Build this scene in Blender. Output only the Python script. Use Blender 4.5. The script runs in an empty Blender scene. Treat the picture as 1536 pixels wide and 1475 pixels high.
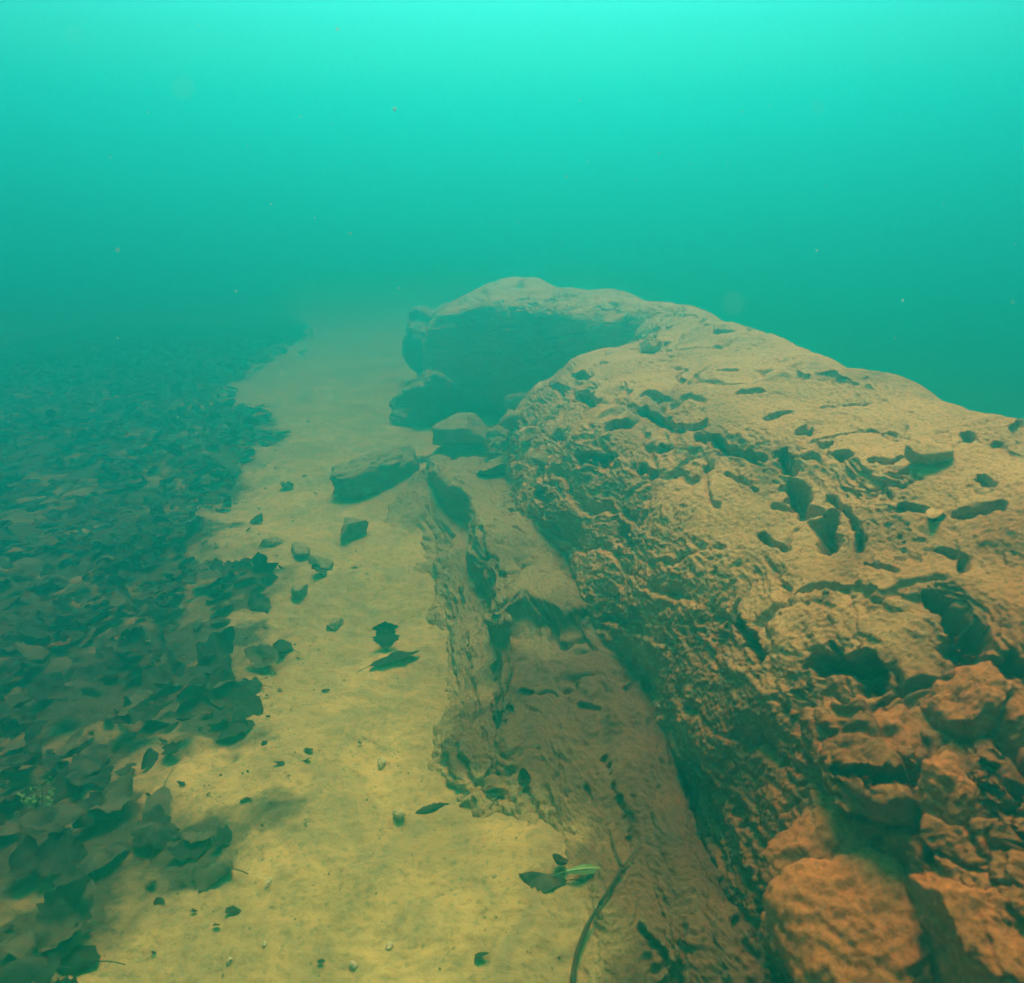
import bpy, bmesh, math, random
import numpy as np
from mathutils import Vector, Matrix
from mathutils.bvhtree import BVHTree
R = math.radians
sc = bpy.context.scene
COL = sc.collection

# ------------------------------------------------------------------ camera, water light, exposure
F_PX, CX, CY, PITCH, CAM_H = 1097.0, 768.0, 737.5, R(21.7), 1.2
cd = bpy.data.cameras.new("camera")
cam = bpy.data.objects.new("camera", cd)
COL.objects.link(cam)
cam.location = (0, 0, CAM_H)
cam.rotation_euler = (R(90) - PITCH, 0, 0)
cd.sensor_fit = 'HORIZONTAL'
cd.sensor_width = 36.0
cd.lens = 36.0 * F_PX / 1536.0
cd.clip_start, cd.clip_end = 0.02, 500
cd.dof.use_dof = True
cd.dof.focus_distance = 2.3
cd.dof.aperture_fstop = 5.0
sc.camera = cam

SUN_EL, SUN_AZ = R(60), R(2)          # azimuth measured from +Y (ahead) towards +X
world = bpy.data.worlds.new("World")
sc.world = world
world.use_nodes = True
wn = world.node_tree.nodes
world.cycles.sampling_method = "NONE"
bg = wn["Background"]
sky = wn.new("ShaderNodeTexSky")
sky.sky_type = 'NISHITA'
sky.sun_disc = False
sky.sun_elevation = SUN_EL
sky.sun_rotation = SUN_AZ
world.node_tree.links.new(sky.outputs[0], bg.inputs[0])
bg.inputs[1].default_value = 0.06

ld = bpy.data.lights.new("sun", 'SUN')
ld.energy = 5.0
ld.angle = R(24)
ld.color = (1.0, 0.70, 0.46)
sun = bpy.data.objects.new("sun", ld)
COL.objects.link(sun)
sd = Vector((math.sin(SUN_AZ) * math.cos(SUN_EL), math.cos(SUN_AZ) * math.cos(SUN_EL), math.sin(SUN_EL)))
sun.rotation_euler = sd.to_track_quat('Z', 'Y').to_euler()
sun.location = sd * 30

sc.view_settings.view_transform = 'Standard'
sc.view_settings.look = 'None'
sc.view_settings.gamma = 1.0
sc.view_settings.exposure = 1.8
sc.cycles.use_denoising = True
sc.cycles.filter_width = 1.5
sc.cycles.max_bounces = 8
sc.cycles.diffuse_bounces = 3
sc.cycles.volume_bounces = 2
sc.cycles.sample_clamp_indirect = 2.0
sc.cycles.sample_clamp_direct = 4.0

WATER_TOP = 3.3                         # the surface of the water over the bed
W_SCAT, W_EXT, WATER_G = (0.009, 0.325, 0.332), (0.33, 0.460, 0.462), 0.77   # per metre, red green blue
WATER_D = max(W_EXT) * 1.02
WATER_COL = tuple(s / WATER_D for s in W_SCAT)
WATER_ABS = tuple((1 - (e - s) / (WATER_D - s)) ** 2 for s, e in zip(W_SCAT, W_EXT))

# ------------------------------------------------------------------ helpers
def ray(px, py):
    dx, dy = (px - CX) / F_PX, (py - CY) / F_PX
    c, s = math.cos(PITCH), math.sin(PITCH)
    return Vector((dx, c - dy * s, -s - dy * c))

def at(px, py, z=0.0):
    d = ray(px, py)
    t = (CAM_H - z) / -d.z
    return Vector((d.x * t, d.y * t, z))

def proj(p):
    c, s = math.cos(PITCH), math.sin(PITCH)
    x, y, z = p[..., 0], p[..., 1], p[..., 2] - CAM_H
    dep = y * c - z * s
    up = y * s + z * c
    return CX + F_PX * x / dep, CY - F_PX * up / dep, dep

def _h(ix, iy, iz, seed):
    n = (ix * 374761393 + iy * 668265263 + iz * 2147483647 * 3 + seed * 1274126177) & 0xFFFFFFFF
    n = ((n ^ (n >> 13)) * 1274126177) & 0xFFFFFFFF
    n = ((n ^ (n >> 16)) * 2246822519) & 0xFFFFFFFF
    return (n ^ (n >> 15)) & 0xFFFFFFFF

_G = np.array([[1,1,0],[-1,1,0],[1,-1,0],[-1,-1,0],[1,0,1],[-1,0,1],[1,0,-1],[-1,0,-1],
               [0,1,1],[0,-1,1],[0,1,-1],[0,-1,-1],[1,1,0],[-1,1,0],[0,-1,1],[0,-1,-1]], float)

def perlin(p, seed=0):
    sh = p.shape[:-1]
    p = p.reshape(-1, 3)
    i = np.floor(p).astype(np.int64)
    f = p - i
    w = f * f * f * (f * (f * 6 - 15) + 10)
    out = np.zeros(len(p))
    for a in (0, 1):
        for b in (0, 1):
            for c in (0, 1):
                g = _G[_h(i[:, 0] + a, i[:, 1] + b, i[:, 2] + c, seed) & 15]
                d = g[:, 0] * (f[:, 0] - a) + g[:, 1] * (f[:, 1] - b) + g[:, 2] * (f[:, 2] - c)
                wt = (w[:, 0] if a else 1 - w[:, 0]) * (w[:, 1] if b else 1 - w[:, 1]) * (w[:, 2] if c else 1 - w[:, 2])
                out += wt * d
    return out.reshape(sh)

def fbm(p, freq, oct=4, gain=.5, seed=0, ridged=False):
    out = np.zeros(p.shape[:-1]); amp = 1.0
    fr = np.asarray(freq, float)
    for k in range(oct):
        n = perlin(p * fr, seed + k * 17)
        out += amp * ((1 - 2.2 * np.abs(n)) if ridged else n * 1.4)
        amp *= gain; fr = fr * 2.03
    return out

def worley(p, freq, seed=0, cells=False):
    sh = p.shape[:-1]
    q = p.reshape(-1, 3) * np.asarray(freq, float)
    i = np.floor(q).astype(np.int64)
    best = np.full(len(q), 9.0); sec = np.full(len(q), 9.0); cid = np.zeros(len(q))
    for a in (-1, 0, 1):
        for b in (-1, 0, 1):
            for c in (-1, 0, 1):
                j = i + np.array([a, b, c])
                h = _h(j[:, 0], j[:, 1], j[:, 2], seed)
                o = np.stack([(h & 1023), ((h >> 10) & 1023), ((h >> 20) & 1023)], 1) / 1023.0
                d = np.sqrt(((j + o - q) ** 2).sum(1))
                sec = np.minimum(sec, np.maximum(best, d))
                cid = np.where(d < best, ((h >> 7) & 4095) / 4095.0, cid)
                best = np.minimum(best, d)
    return (best.reshape(sh), sec.reshape(sh), cid.reshape(sh)) if cells else (best.reshape(sh), sec.reshape(sh))

def sstep(a, b, x):
    t = np.clip((x - a) / (b - a), 0, 1)
    return t * t * (3 - 2 * t)

def tag(o, label=None, cat=None, group=None, kind=None):
    if label: o["label"] = label
    if cat: o["category"] = cat
    if group: o["group"] = group
    if kind: o["kind"] = kind
    return o

def mesh_obj(name, verts, faces, mat, parent=None, smooth=True):
    me = bpy.data.meshes.new(name)
    verts = np.asarray(verts, np.float32).reshape(-1, 3)
    if isinstance(faces, np.ndarray):
        n, k = faces.shape
        me.vertices.add(len(verts)); me.vertices.foreach_set("co", verts.ravel())
        me.loops.add(n * k); me.loops.foreach_set("vertex_index", faces.astype(np.int32).ravel())
        me.polygons.add(n)
        me.polygons.foreach_set("loop_start", np.arange(0, n * k, k, dtype=np.int32))
        me.polygons.foreach_set("loop_total", np.full(n, k, np.int32))
        me.update(calc_edges=True)
    else:
        me.from_pydata([tuple(v) for v in verts], [], faces)
    me.validate()
    if smooth:
        me.polygons.foreach_set("use_smooth", np.ones(len(me.polygons), bool))
    if mat: me.materials.append(mat)
    o = bpy.data.objects.new(name, me)
    COL.objects.link(o)
    if parent: o.parent = parent
    return o

def grid_faces(nu, nv):
    a = np.arange(nu * nv).reshape(nu, nv)
    return np.stack([a[:-1, :-1], a[1:, :-1], a[1:, 1:], a[:-1, 1:]], -1).reshape(-1, 4)

def normals(P):
    du = np.gradient(P, axis=0); dv = np.gradient(P, axis=1)
    n = np.cross(du, dv)
    return n / (np.linalg.norm(n, axis=-1, keepdims=True) + 1e-12)

# ------------------------------------------------------------------ materials
def ramp(nt, fac, stops):
    r = nt.nodes.new("ShaderNodeValToRGB")
    while len(r.color_ramp.elements) > 1: r.color_ramp.elements.remove(r.color_ramp.elements[0])
    r.color_ramp.elements[0].position = stops[0][0]
    r.color_ramp.elements[0].color = (*stops[0][1], 1) if not isinstance(stops[0][1], float) else (stops[0][1],) * 3 + (1,)
    for p, c in stops[1:]:
        e = r.color_ramp.elements.new(p)
        e.color = (*c, 1) if not isinstance(c, float) else (c,) * 3 + (1,)
    nt.links.new(fac, r.inputs[0])
    return r.outputs[0]

def noise(nt, vec, scale, detail=6, rough=.6, dist=0.0):
    n = nt.nodes.new("ShaderNodeTexNoise")
    n.inputs["Scale"].default_value = scale
    n.inputs["Detail"].default_value = detail
    n.inputs["Roughness"].default_value = rough
    n.inputs["Distortion"].default_value = dist
    nt.links.new(vec, n.inputs["Vector"])
    return n.outputs["Fac"]

def mix(nt, fac, a, b, mode='MIX'):
    m = nt.nodes.new("ShaderNodeMix"); m.data_type = 'RGBA'; m.blend_type = mode
    for s, v in ((m.inputs[0], fac), (m.inputs[6], a), (m.inputs[7], b)):
        if isinstance(v, (int, float)): s.default_value = v
        elif isinstance(v, tuple): s.default_value = (*v, 1)
        else: nt.links.new(v, s)
    return m.outputs[2]

def math_n(nt, op, a, b=0.0, clamp=False):
    m = nt.nodes.new("ShaderNodeMath"); m.operation = op; m.use_clamp = clamp
    for s, v in ((m.inputs[0], a), (m.inputs[1], b)):
        if isinstance(v, (int, float)): s.default_value = v
        else: nt.links.new(v, s)
    return m.outputs[0]

def new_mat(name, rough=.95):
    m = bpy.data.materials.new(name); m.use_nodes = True
    nt = m.node_tree
    b = nt.nodes["Principled BSDF"]
    b.inputs["Roughness"].default_value = rough
    b.inputs["Specular IOR Level"].default_value = .08
    tc = nt.nodes.new("ShaderNodeTexCoord")
    return m, nt, b, tc.outputs["Object"]

def bump(nt, b, h, strength, dist):
    n = nt.nodes.new("ShaderNodeBump")
    n.inputs["Strength"].default_value = strength
    n.inputs["Distance"].default_value = dist
    nt.links.new(h, n.inputs["Height"])
    nt.links.new(n.outputs[0], b.inputs["Normal"])

def rock_mat(name, silt, base, dark, silt_amt=.8, dark_amt=.5, bump_s=.9, iron=False):
    m, nt, b, v = new_mat(name)
    big = noise(nt, v, 3.2, 5, .62, .6)
    mid = noise(nt, v, 14, 8, .68, .3)
    fine = noise(nt, v, 95, 8, .75)
    grain = noise(nt, v, 330, 4, .7)
    gr2 = noise(nt, v, 150, 3, .75)
    c = mix(nt, ramp(nt, mid, [(.34, 0.0), (.66, 1.0)]), base, tuple(min(1, x * 1.35) for x in base))
    if iron:
        at = nt.nodes.new("ShaderNodeAttribute"); at.attribute_name = "iron"; fe = at.outputs["Fac"]
        c = mix(nt, fe, c, mix(nt, ramp(nt, mid, [(.36, 0.0), (.64, 1.0)]), iron[0], iron[1]))
        silt = mix(nt, fe, silt, iron[2])
        dark = mix(nt, fe, dark, iron[3])
    dk = math_n(nt, 'MULTIPLY', ramp(nt, big, [(.46, 0.0), (.62, 1.0)]), dark_amt)
    dk = math_n(nt, 'MULTIPLY', dk, ramp(nt, mid, [(.36, .25), (.6, 1.0)]))
    c = mix(nt, dk, c, dark)
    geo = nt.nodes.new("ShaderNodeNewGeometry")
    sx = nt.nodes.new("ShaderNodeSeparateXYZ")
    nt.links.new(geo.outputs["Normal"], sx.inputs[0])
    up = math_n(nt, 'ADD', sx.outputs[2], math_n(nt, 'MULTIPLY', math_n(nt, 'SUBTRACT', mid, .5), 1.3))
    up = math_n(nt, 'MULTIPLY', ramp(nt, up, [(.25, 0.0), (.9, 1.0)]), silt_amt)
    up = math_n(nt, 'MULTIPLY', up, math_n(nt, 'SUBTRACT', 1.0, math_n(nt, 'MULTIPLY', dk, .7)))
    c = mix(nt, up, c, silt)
    bk = nt.nodes.new("ShaderNodeAttribute"); bk.attribute_name = "bank"
    c = mix(nt, bk.outputs["Fac"], c, mix(nt, ramp(nt, big, [(.35, 0.0), (.65, 1.0)]), (.38, .255, .075), (.60, .395, .11)))
    c = mix(nt, math_n(nt, 'MULTIPLY', ramp(nt, fine, [(.34, 1.0), (.5, 0.0)]), .85), c, tuple(x * .42 for x in base))
    c = mix(nt, math_n(nt, 'MULTIPLY', ramp(nt, fine, [(.54, 0.0), (.72, 1.0)]), .6), c, tuple(min(1, x * 1.5) for x in silt) if isinstance(silt, tuple) else silt)
    c = mix(nt, math_n(nt, 'MULTIPLY', ramp(nt, gr2, [(.36, 1.0), (.48, 0.0)]), .5), c, tuple(x * .42 for x in base))
    c = mix(nt, ramp(nt, gr2, [(.62, 0.0), (.74, .45)]), c, (.62, .46, .20))
    c = mix(nt, ramp(nt, grain, [(.74, 0.0), (.82, .5)]), c, (.75, .66, .42))
    nt.links.new(c, b.inputs["Base Color"])
    h = math_n(nt, 'ADD', math_n(nt, 'MULTIPLY', fine, 1.0), math_n(nt, 'ADD', math_n(nt, 'MULTIPLY', grain, .35), math_n(nt, 'MULTIPLY', gr2, .7)))
    h = math_n(nt, 'ADD', h, math_n(nt, 'MULTIPLY', mid, .8))
    bump(nt, b, h, bump_s, .006)
    return m

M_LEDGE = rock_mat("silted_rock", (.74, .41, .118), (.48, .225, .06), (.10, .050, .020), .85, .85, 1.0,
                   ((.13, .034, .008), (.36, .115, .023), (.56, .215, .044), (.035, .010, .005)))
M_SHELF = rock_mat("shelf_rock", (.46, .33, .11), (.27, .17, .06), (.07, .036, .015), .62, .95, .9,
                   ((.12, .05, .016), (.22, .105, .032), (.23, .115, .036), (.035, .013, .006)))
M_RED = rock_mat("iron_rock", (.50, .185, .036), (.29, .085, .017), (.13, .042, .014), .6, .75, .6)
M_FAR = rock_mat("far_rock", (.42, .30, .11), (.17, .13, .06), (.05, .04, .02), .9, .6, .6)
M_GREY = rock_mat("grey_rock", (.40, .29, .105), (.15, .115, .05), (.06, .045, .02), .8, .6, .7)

def bed_mat():
    m, nt, b, v = new_mat("silty_sand")
    big = noise(nt, v, 2.3, 5, .6, .8)
    mid = noise(nt, v, 11, 7, .65, .4)
    fine = noise(nt, v, 70, 8, .72)
    sp = noise(nt, v, 210, 3, .6)
    c = mix(nt, ramp(nt, big, [(.35, 0.0), (.65, 1.0)]), (.43, .28, .072), (.66, .42, .108))
    pat = ramp(nt, noise(nt, v, 5.5, 8, .72, 1.2), [(.42, 0.0), (.62, .75)])
    c = mix(nt, pat, c, (.27, .195, .065))
    c = mix(nt, math_n(nt, 'MULTIPLY', ramp(nt, mid, [(.28, 1.0), (.48, 0.0)]), .45), c, (.28, .19, .065))
    c = mix(nt, math_n(nt, 'MULTIPLY', ramp(nt, fine, [(.34, 1.0), (.48, 0.0)]), .7), c, (.17, .115, .04))
    c = mix(nt, ramp(nt, sp, [(.72, 0.0), (.78, .6)]), c, (.75, .62, .3))
    a = nt.nodes.new("ShaderNodeAttribute"); a.attribute_name = "litter"
    lit = math_n(nt, 'ADD', a.outputs["Fac"], math_n(nt, 'MULTIPLY', math_n(nt, 'SUBTRACT', mid, .5), .9))
    lit = ramp(nt, lit, [(.35, 0.0), (.75, 1.0)])
    c = mix(nt, math_n(nt, 'MULTIPLY', lit, .93), c, mix(nt, ramp(nt, fine, [(.35, 0.0), (.65, 1.0)]), (.016, .014, .008), (.055, .045, .022)))
    nt.links.new(c, b.inputs["Base Color"])
    h = math_n(nt, 'ADD', fine, math_n(nt, 'MULTIPLY', mid, 2.0))
    bump(nt, b, h, .6, .01)
    return m
M_BED = bed_mat()

def leaf_mat(name, dark, silt, amt):
    m, nt, b, v = new_mat(name, .8)
    n1 = noise(nt, v, 28, 5, .6)
    n2 = noise(nt, v, 120, 4, .6)
    oi = nt.nodes.new("ShaderNodeObjectInfo")
    c = mix(nt, ramp(nt, n2, [(.35, 0.0), (.65, 1.0)]), tuple(x * .7 for x in dark), tuple(x * 1.4 for x in dark))
    k = math_n(nt, 'ADD', n1, math_n(nt, 'MULTIPLY', math_n(nt, 'SUBTRACT', oi.outputs["Random"], .5), .55))
    c = mix(nt, math_n(nt, 'MULTIPLY', ramp(nt, k, [(.42, 0.0), (.66, 1.0)]), amt), c, silt)
    nt.links.new(c, b.inputs["Base Color"])
    bump(nt, b, n1, .4, .004)
    return m
M_LEAF = leaf_mat("dead_leaf", (.022, .018, .010), (.15, .115, .048), .55)
M_LEAFD = leaf_mat("dark_leaf", (.016, .014, .008), (.09, .07, .032), .35)
M_GREEN = leaf_mat("green_leaf", (.09, .20, .04), (.2, .26, .09), .4)
M_RIB = leaf_mat("pale_rib", (.36, .46, .14), (.4, .45, .2), .2)
M_TWIG = leaf_mat("twig_bark", (.05, .032, .015), (.16, .11, .04), .35)
M_PEB = rock_mat("pebble_stone", (.66, .48, .18), (.50, .36, .13), (.3, .2, .08), .6, .4, .3)
M_PALE = rock_mat("pale_stone", (.58, .46, .20), (.48, .37, .16), (.5, .38, .17), .6, .3, .2)
M_SPECK = leaf_mat("speck", (.6, .6, .5), (.7, .7, .6), .5)

# ------------------------------------------------------------------ the lake bed, one sheet
LIT = [(-60, 640), (300, 600), (400, 605), (420, 650), (385, 700), (340, 780), (330, 830), (420, 862), (380, 900),
       (350, 925), (400, 960), (420, 985), (345, 1060), (330, 1110), (230, 1150), (260, 1170), (370, 1200), (385, 1245),
       (330, 1325), (190, 1290), (140, 1330), (120, 1400), (110, 1500), (-200, 1600)]
LITXY = np.array([at(*p)[:2] for p in LIT])
# the litter boundary as x = f(y): far edge to near edge
def poly_sd(xy, poly):
    n = len(poly); d = np.full(xy.shape[:-1], 1e9); ins = np.zeros(xy.shape[:-1], bool)
    for i in range(n):
        a, b = poly[i], poly[(i + 1) % n]
        e = b - a; w = xy - a
        t = np.clip((w @ e) / (e @ e), 0, 1)
        d = np.minimum(d, np.linalg.norm(w - t[..., None] * e, axis=-1))
        c = ((a[1] > xy[..., 1]) != (b[1] > xy[..., 1]))
        xi = a[0] + (xy[..., 1] - a[1]) / (b[1] - a[1] + 1e-12) * e[0]
        ins ^= c & (xy[..., 0] < xi)
    return np.where(ins, -d, d)
LPOLY = np.concatenate([LITXY[1:-1], np.array([[-1.2, .2], [-5, -1], [-30, 0], [-30, 25], [-6, 20], [-3.2, 11], [-2.1, 7.5]])])

def bed_z(x, y):
    p = np.stack([x, y, np.zeros_like(x)], -1)
    z = .035 * fbm(p, .9, 3, .5, 5) + .013 * fbm(p, 3.4, 5, .55, 9)
    near = np.exp(-((x + .1) ** 2 + (y - 2) ** 2) / 30)
    z = z * (.25 + .75 * near)
    z += .10 * np.exp(-((x + .02) / .22) ** 2 - ((y - .95) / .28) ** 2) * .35   # silt banked against the shelf
    z -= .10 * sstep(-.5, -3.5, x)                    # the bed falls away under the litter
    z -= 1.4 * sstep(1.5, 6, x) + .25 * sstep(5.5, 14, y)
    return z

def axis(lo, hi, core0, core1, n_core, n_out):
    core = np.linspace(core0, core1, n_core)
    t = np.linspace(0, 1, n_out + 1)[1:] ** 2.6
    return np.concatenate([(core0 - (core0 - lo) * t)[::-1], core, core1 + (hi - core1) * t])
xs = axis(-30, 30, -2.2, .8, 520, 40)
yb = np.concatenate([np.linspace(-29, -.5, 20)[:-1], np.linspace(-.5, .55, 30)[:-1], .55 * (5.5 / .55) ** np.linspace(0, 1, 560), 5.5 * (30 / 5.5) ** np.linspace(0, 1, 50)[1:]])
X, Y = np.meshgrid(xs, yb, indexing='ij')
Z = bed_z(X, Y)
P = np.stack([X, Y, np.zeros_like(X)], -1)
Z += .0035 * fbm(P, 26, 3, .55, 31) * np.exp(-(Y / 5) ** 2)
bed = mesh_obj("lakebed", np.stack([X, Y, Z], -1), grid_faces(*X.shape), M_BED)
sdl = poly_sd(np.stack([X, Y], -1), LPOLY)
sdl = sdl + .07 * fbm(P, 4.5, 4, .6, 77)
lit = sstep(.24, -.16, sdl) * (.62 + .38 * sstep(-.3, .2, fbm(P, 3.3, 4, .6, 91)))
at_ = bed.data.attributes.new("litter", 'FLOAT', 'POINT')
at_.data.foreach_set("value", lit.ravel().astype(np.float32))
tag(bed, kind="structure")

# ------------------------------------------------------------------ rock sweeps
def pchip(xk, yk, x):
    xk, yk = np.asarray(xk, float), np.asarray(yk, float)
    h = np.diff(xk); dl = np.diff(yk, axis=0) / h.reshape(-1, *([1] * (yk.ndim - 1)))
    m = np.zeros_like(yk); m[0], m[-1] = dl[0], dl[-1]
    a, b = dl[:-1], dl[1:]
    m[1:-1] = np.where(a * b > 0, 2 * a * b / (a + b + np.where(a + b == 0, 1, 0)), 0)
    i = np.clip(np.searchsorted(xk, x) - 1, 0, len(xk) - 2)
    t = ((x - xk[i]) / h[i]).reshape(-1, *([1] * (yk.ndim - 1))); hh = h[i].reshape(t.shape)
    return ((2*t**3-3*t**2+1) * yk[i] + (t**3-2*t**2+t) * hh * m[i] + (-2*t**3+3*t**2) * yk[i+1] + (t**3-t**2) * hh * m[i+1])

def carve(P, pits, seed, only=None):
    """cut pits and cracks: every pit is a polyline on the surface, cut back into the rock"""
    sub = P[::3, ::3]
    v = [tuple(q) for q in sub.reshape(-1, 3)]
    bvh = BVHTree.FromPolygons(v, [tuple(f) for f in grid_faces(*sub.shape[:2])])
    o = Vector((0, 0, CAM_H))
    N = normals(P)
    if N[..., 2].mean() < 0: N = -N
    wob = fbm(P, 22, 3, .6, seed)
    wob2 = fbm(P, 70, 2, .6, seed + 5)
    wv = np.stack([fbm(P, 17, 2, .6, seed + 10 + i) for i in range(3)], -1)
    wv2 = np.stack([fbm(P, 48, 2, .6, seed + 20 + i) for i in range(3)], -1)
    for pts, r, dep in pits:
        if r <= 6: dep = dep * .6
        q = []
        for p in pts:
            hit = bvh.ray_cast(o, ray(*p).normalized())
            if hit[0] is not None: q.append((np.array(hit[0]), np.array(hit[1]), (hit[0] - o).length))
        if not q: continue
        rr = .74 * r / F_PX * np.mean([k[2] for k in q])
        nn = np.mean([k[1] for k in q], 0)
        if nn @ np.array(o - Vector(q[0][0])) < 0: nn = -nn
        c0 = np.mean([k[0] for k in q], 0)
        ext = max(np.linalg.norm(k[0] - c0) for k in q) + rr * 3 + .02
        msk = ((P - c0) ** 2).sum(-1) < ext ** 2
        Q = P[msk]
        Qw = Q + rr * (.55 * wv[msk] + .30 * wv2[msk])
        d = np.full(len(Q), 9.0); far = np.zeros(len(Q))
        if len(q) == 1: q = q * 2
        for (a, _, _), (b, _, _) in zip(q[:-1], q[1:]):
            e = b - a; w = Qw - a
            t = np.clip((w @ e) / max(e @ e, 1e-9), 0, 1)
            r_ = w - t[:, None] * e
            dd = np.linalg.norm(r_, axis=-1)
            far = np.where(dd < d, r_[:, 1] * .9 + r_[:, 2] * .6, far)
            d = np.minimum(d, dd)
        d = d * (1 + .3 * wob[msk]) + .0022 * wob2[msk]
        f_ = sstep(-.6 * rr, .5 * rr, far)                 # sharp lip behind, silt ramp in front
        k = f_ * sstep(rr * 1.15, rr * .55, d) + (1 - f_) * sstep(rr * 1.75, rr * .2, d)
        face = sstep(-.2, .25, (N[msk] * nn).sum(-1))
        dirn = -.75 * nn + np.array([.05, .55, -.35])
        dirn /= np.linalg.norm(dirn)
        P[msk] = Q + (k * face * dep)[:, None] * dirn
    return P

def sweep(name, stations, us, vs, mat, seed, amp=1.0, pits=(), shear=0, blocks=None, calm0=.10, ywarp=0):
    """stations: [(y, [(x, z), ...]), ...] all with the same number of knots"""
    ys = np.array([s[0] for s in stations], float)
    K = np.array([s[1] for s in stations], float)
    prof = pchip(ys, K, us)                                # (nu, k, 2)
    kk = np.linspace(0, 1, K.shape[1])
    g = pchip(kk, np.swapaxes(prof, 0, 1), vs)             # (nv, nu, 2)
    g = np.swapaxes(g, 0, 1)
    P = np.stack([g[..., 0], np.repeat(us[:, None], len(vs), 1), g[..., 1]], -1)
    if shear:
        P[..., 1] -= shear * np.clip(P[..., 2], 0, 2) * sstep(3.1, 3.7, P[..., 1])
    if ywarp: P[..., 1] += ywarp * fbm(P, (5, .6, 2), 3, .5, seed + 300)
    s = P * 1.0
    n = normals(P)
    if (n[..., 2].mean()) < 0: sign = -1
    else: sign = 1
    n = n * sign
    # broad masses
    P = P + n * (.040 * fbm(s, 2.1, 3, .5, seed))[..., None] * amp
    n = normals(P) * sign
    # bedding cracks running with the ledge and blocky joints
    st = s @ np.array([[1, .10, 0], [-.1, 1, 0], [0, 0, 1]])
    w = .032 * np.stack([fbm(s, 6, 3, .5, seed + 50 + i) for i in range(3)], -1)
    band = fbm(st + w, (9, 2.2, 9), 4, .55, seed + 7, True)
    calm = calm0 + (1 - calm0) * np.clip(1.25 - 1.25 * np.clip(n[..., 2], 0, 1), 0, 1)     # silt smooths what faces up
    calm = np.clip(calm + .35 * sstep(.1, .5, fbm(s, 3.2, 2, .5, seed + 55)), 0, 1)
    P = P + n * (.010 * band - .008)[..., None] * amp * calm[..., None]
    f1, f2 = worley(st + w * 1.5, (5.5, 3.2, 5.5), seed + 3)
    P = P + n * (-.017 * sstep(.10, .0, f2 - f1) * sstep(-.15, .35, fbm(s, 3, 2, .5, seed + 90)))[..., None] * amp
    n = normals(P) * sign
    # bedding: thin beds with a recessed parting under each, showing on what is not flat
    c = s @ np.array([-.34, .06, .93]) + .035 * fbm(s, 3.1, 4, .5, seed + 120)
    for th, dp, sd_ in ((.095, .019, 0), (.036, .003, 1)):
        t = np.mod(c / th + .3 * fbm(s, 1.3, 2, .5, seed + 125 + sd_), 1)
        on = sstep(-.05, .45, fbm(s, (5, 1.4, 5), 3, .55, seed + 130 + sd_))
        rec = np.exp(-(t / .13) ** 2) + np.exp(-((1 - t) / .05) ** 2)
        P = P + n * ((-dp * rec * on + dp * .5 * (t - .5)) * (.08 + .92 * sstep(.92, .55, n[..., 2])))[..., None] * amp
    if blocks is not None:
        bx, by, _ = proj(s)
        mk = blocks(bx, by, s)
        f1, f2, ci = worley(s + w * .9, (6.0, 5.2, 7.5), seed + 203, True)
        g1, g2, ci2 = worley(s + w * .9, (13, 12, 15), seed + 207, True)
        P = P + n * (mk * ((ci - .5) * .06 - .10 * sstep(.11, .0, f2 - f1) + (ci2 - .5) * .010 - .012 * sstep(.12, .0, g2 - g1)))[..., None]
    n = normals(P) * sign
    # crusty knobs, hollows
    b = np.abs(fbm(s + w * .4, 27, 4, .64, seed + 21))
    P = P + n * (.006 * b - .002)[..., None] * amp * calm[..., None]
    h1, _ = worley(st + w, (16, 10, 20), seed + 33)
    on = sstep(.3, .6, fbm(s, 4.5, 2, .5, seed + 61))
    side = 1 - .65 * np.clip(n[..., 2], 0, 1)
    P = P - n * (.020 * sstep(.30, .10, h1) * on * side * calm)[..., None] * amp
    n = normals(P) * sign
    P = P + n * (.0042 * np.abs(fbm(s, 64, 3, .62, seed + 44)) - .0012)[..., None] * amp * (.35 + .65 * calm[..., None])
    q1, _ = worley(s + w * .5, (36, 30, 40), seed + 48)
    on2 = sstep(-.1, .4, fbm(s, 5.5, 3, .6, seed + 49))
    P = P - n * (.0085 * sstep(.40, .22, q1) * on2 * (.25 + .75 * calm))[..., None] * amp
    q2, _ = worley(s, (85, 70, 90), seed + 52)
    P = P - n * (.0028 * sstep(.42, .2, q2) * (.35 + .65 * calm))[..., None] * amp
    if pits: P = carve(P, pits, seed + 70)
    f = grid_faces(*P.shape[:2])
    if sign < 0: f = f[:, ::-1]
    return mesh_obj(name, P, f, mat), P

def geo_axis(a, b, n, p=1.0):
    return np.linspace(a ** p, b ** p, n) ** (1 / p)

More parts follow.
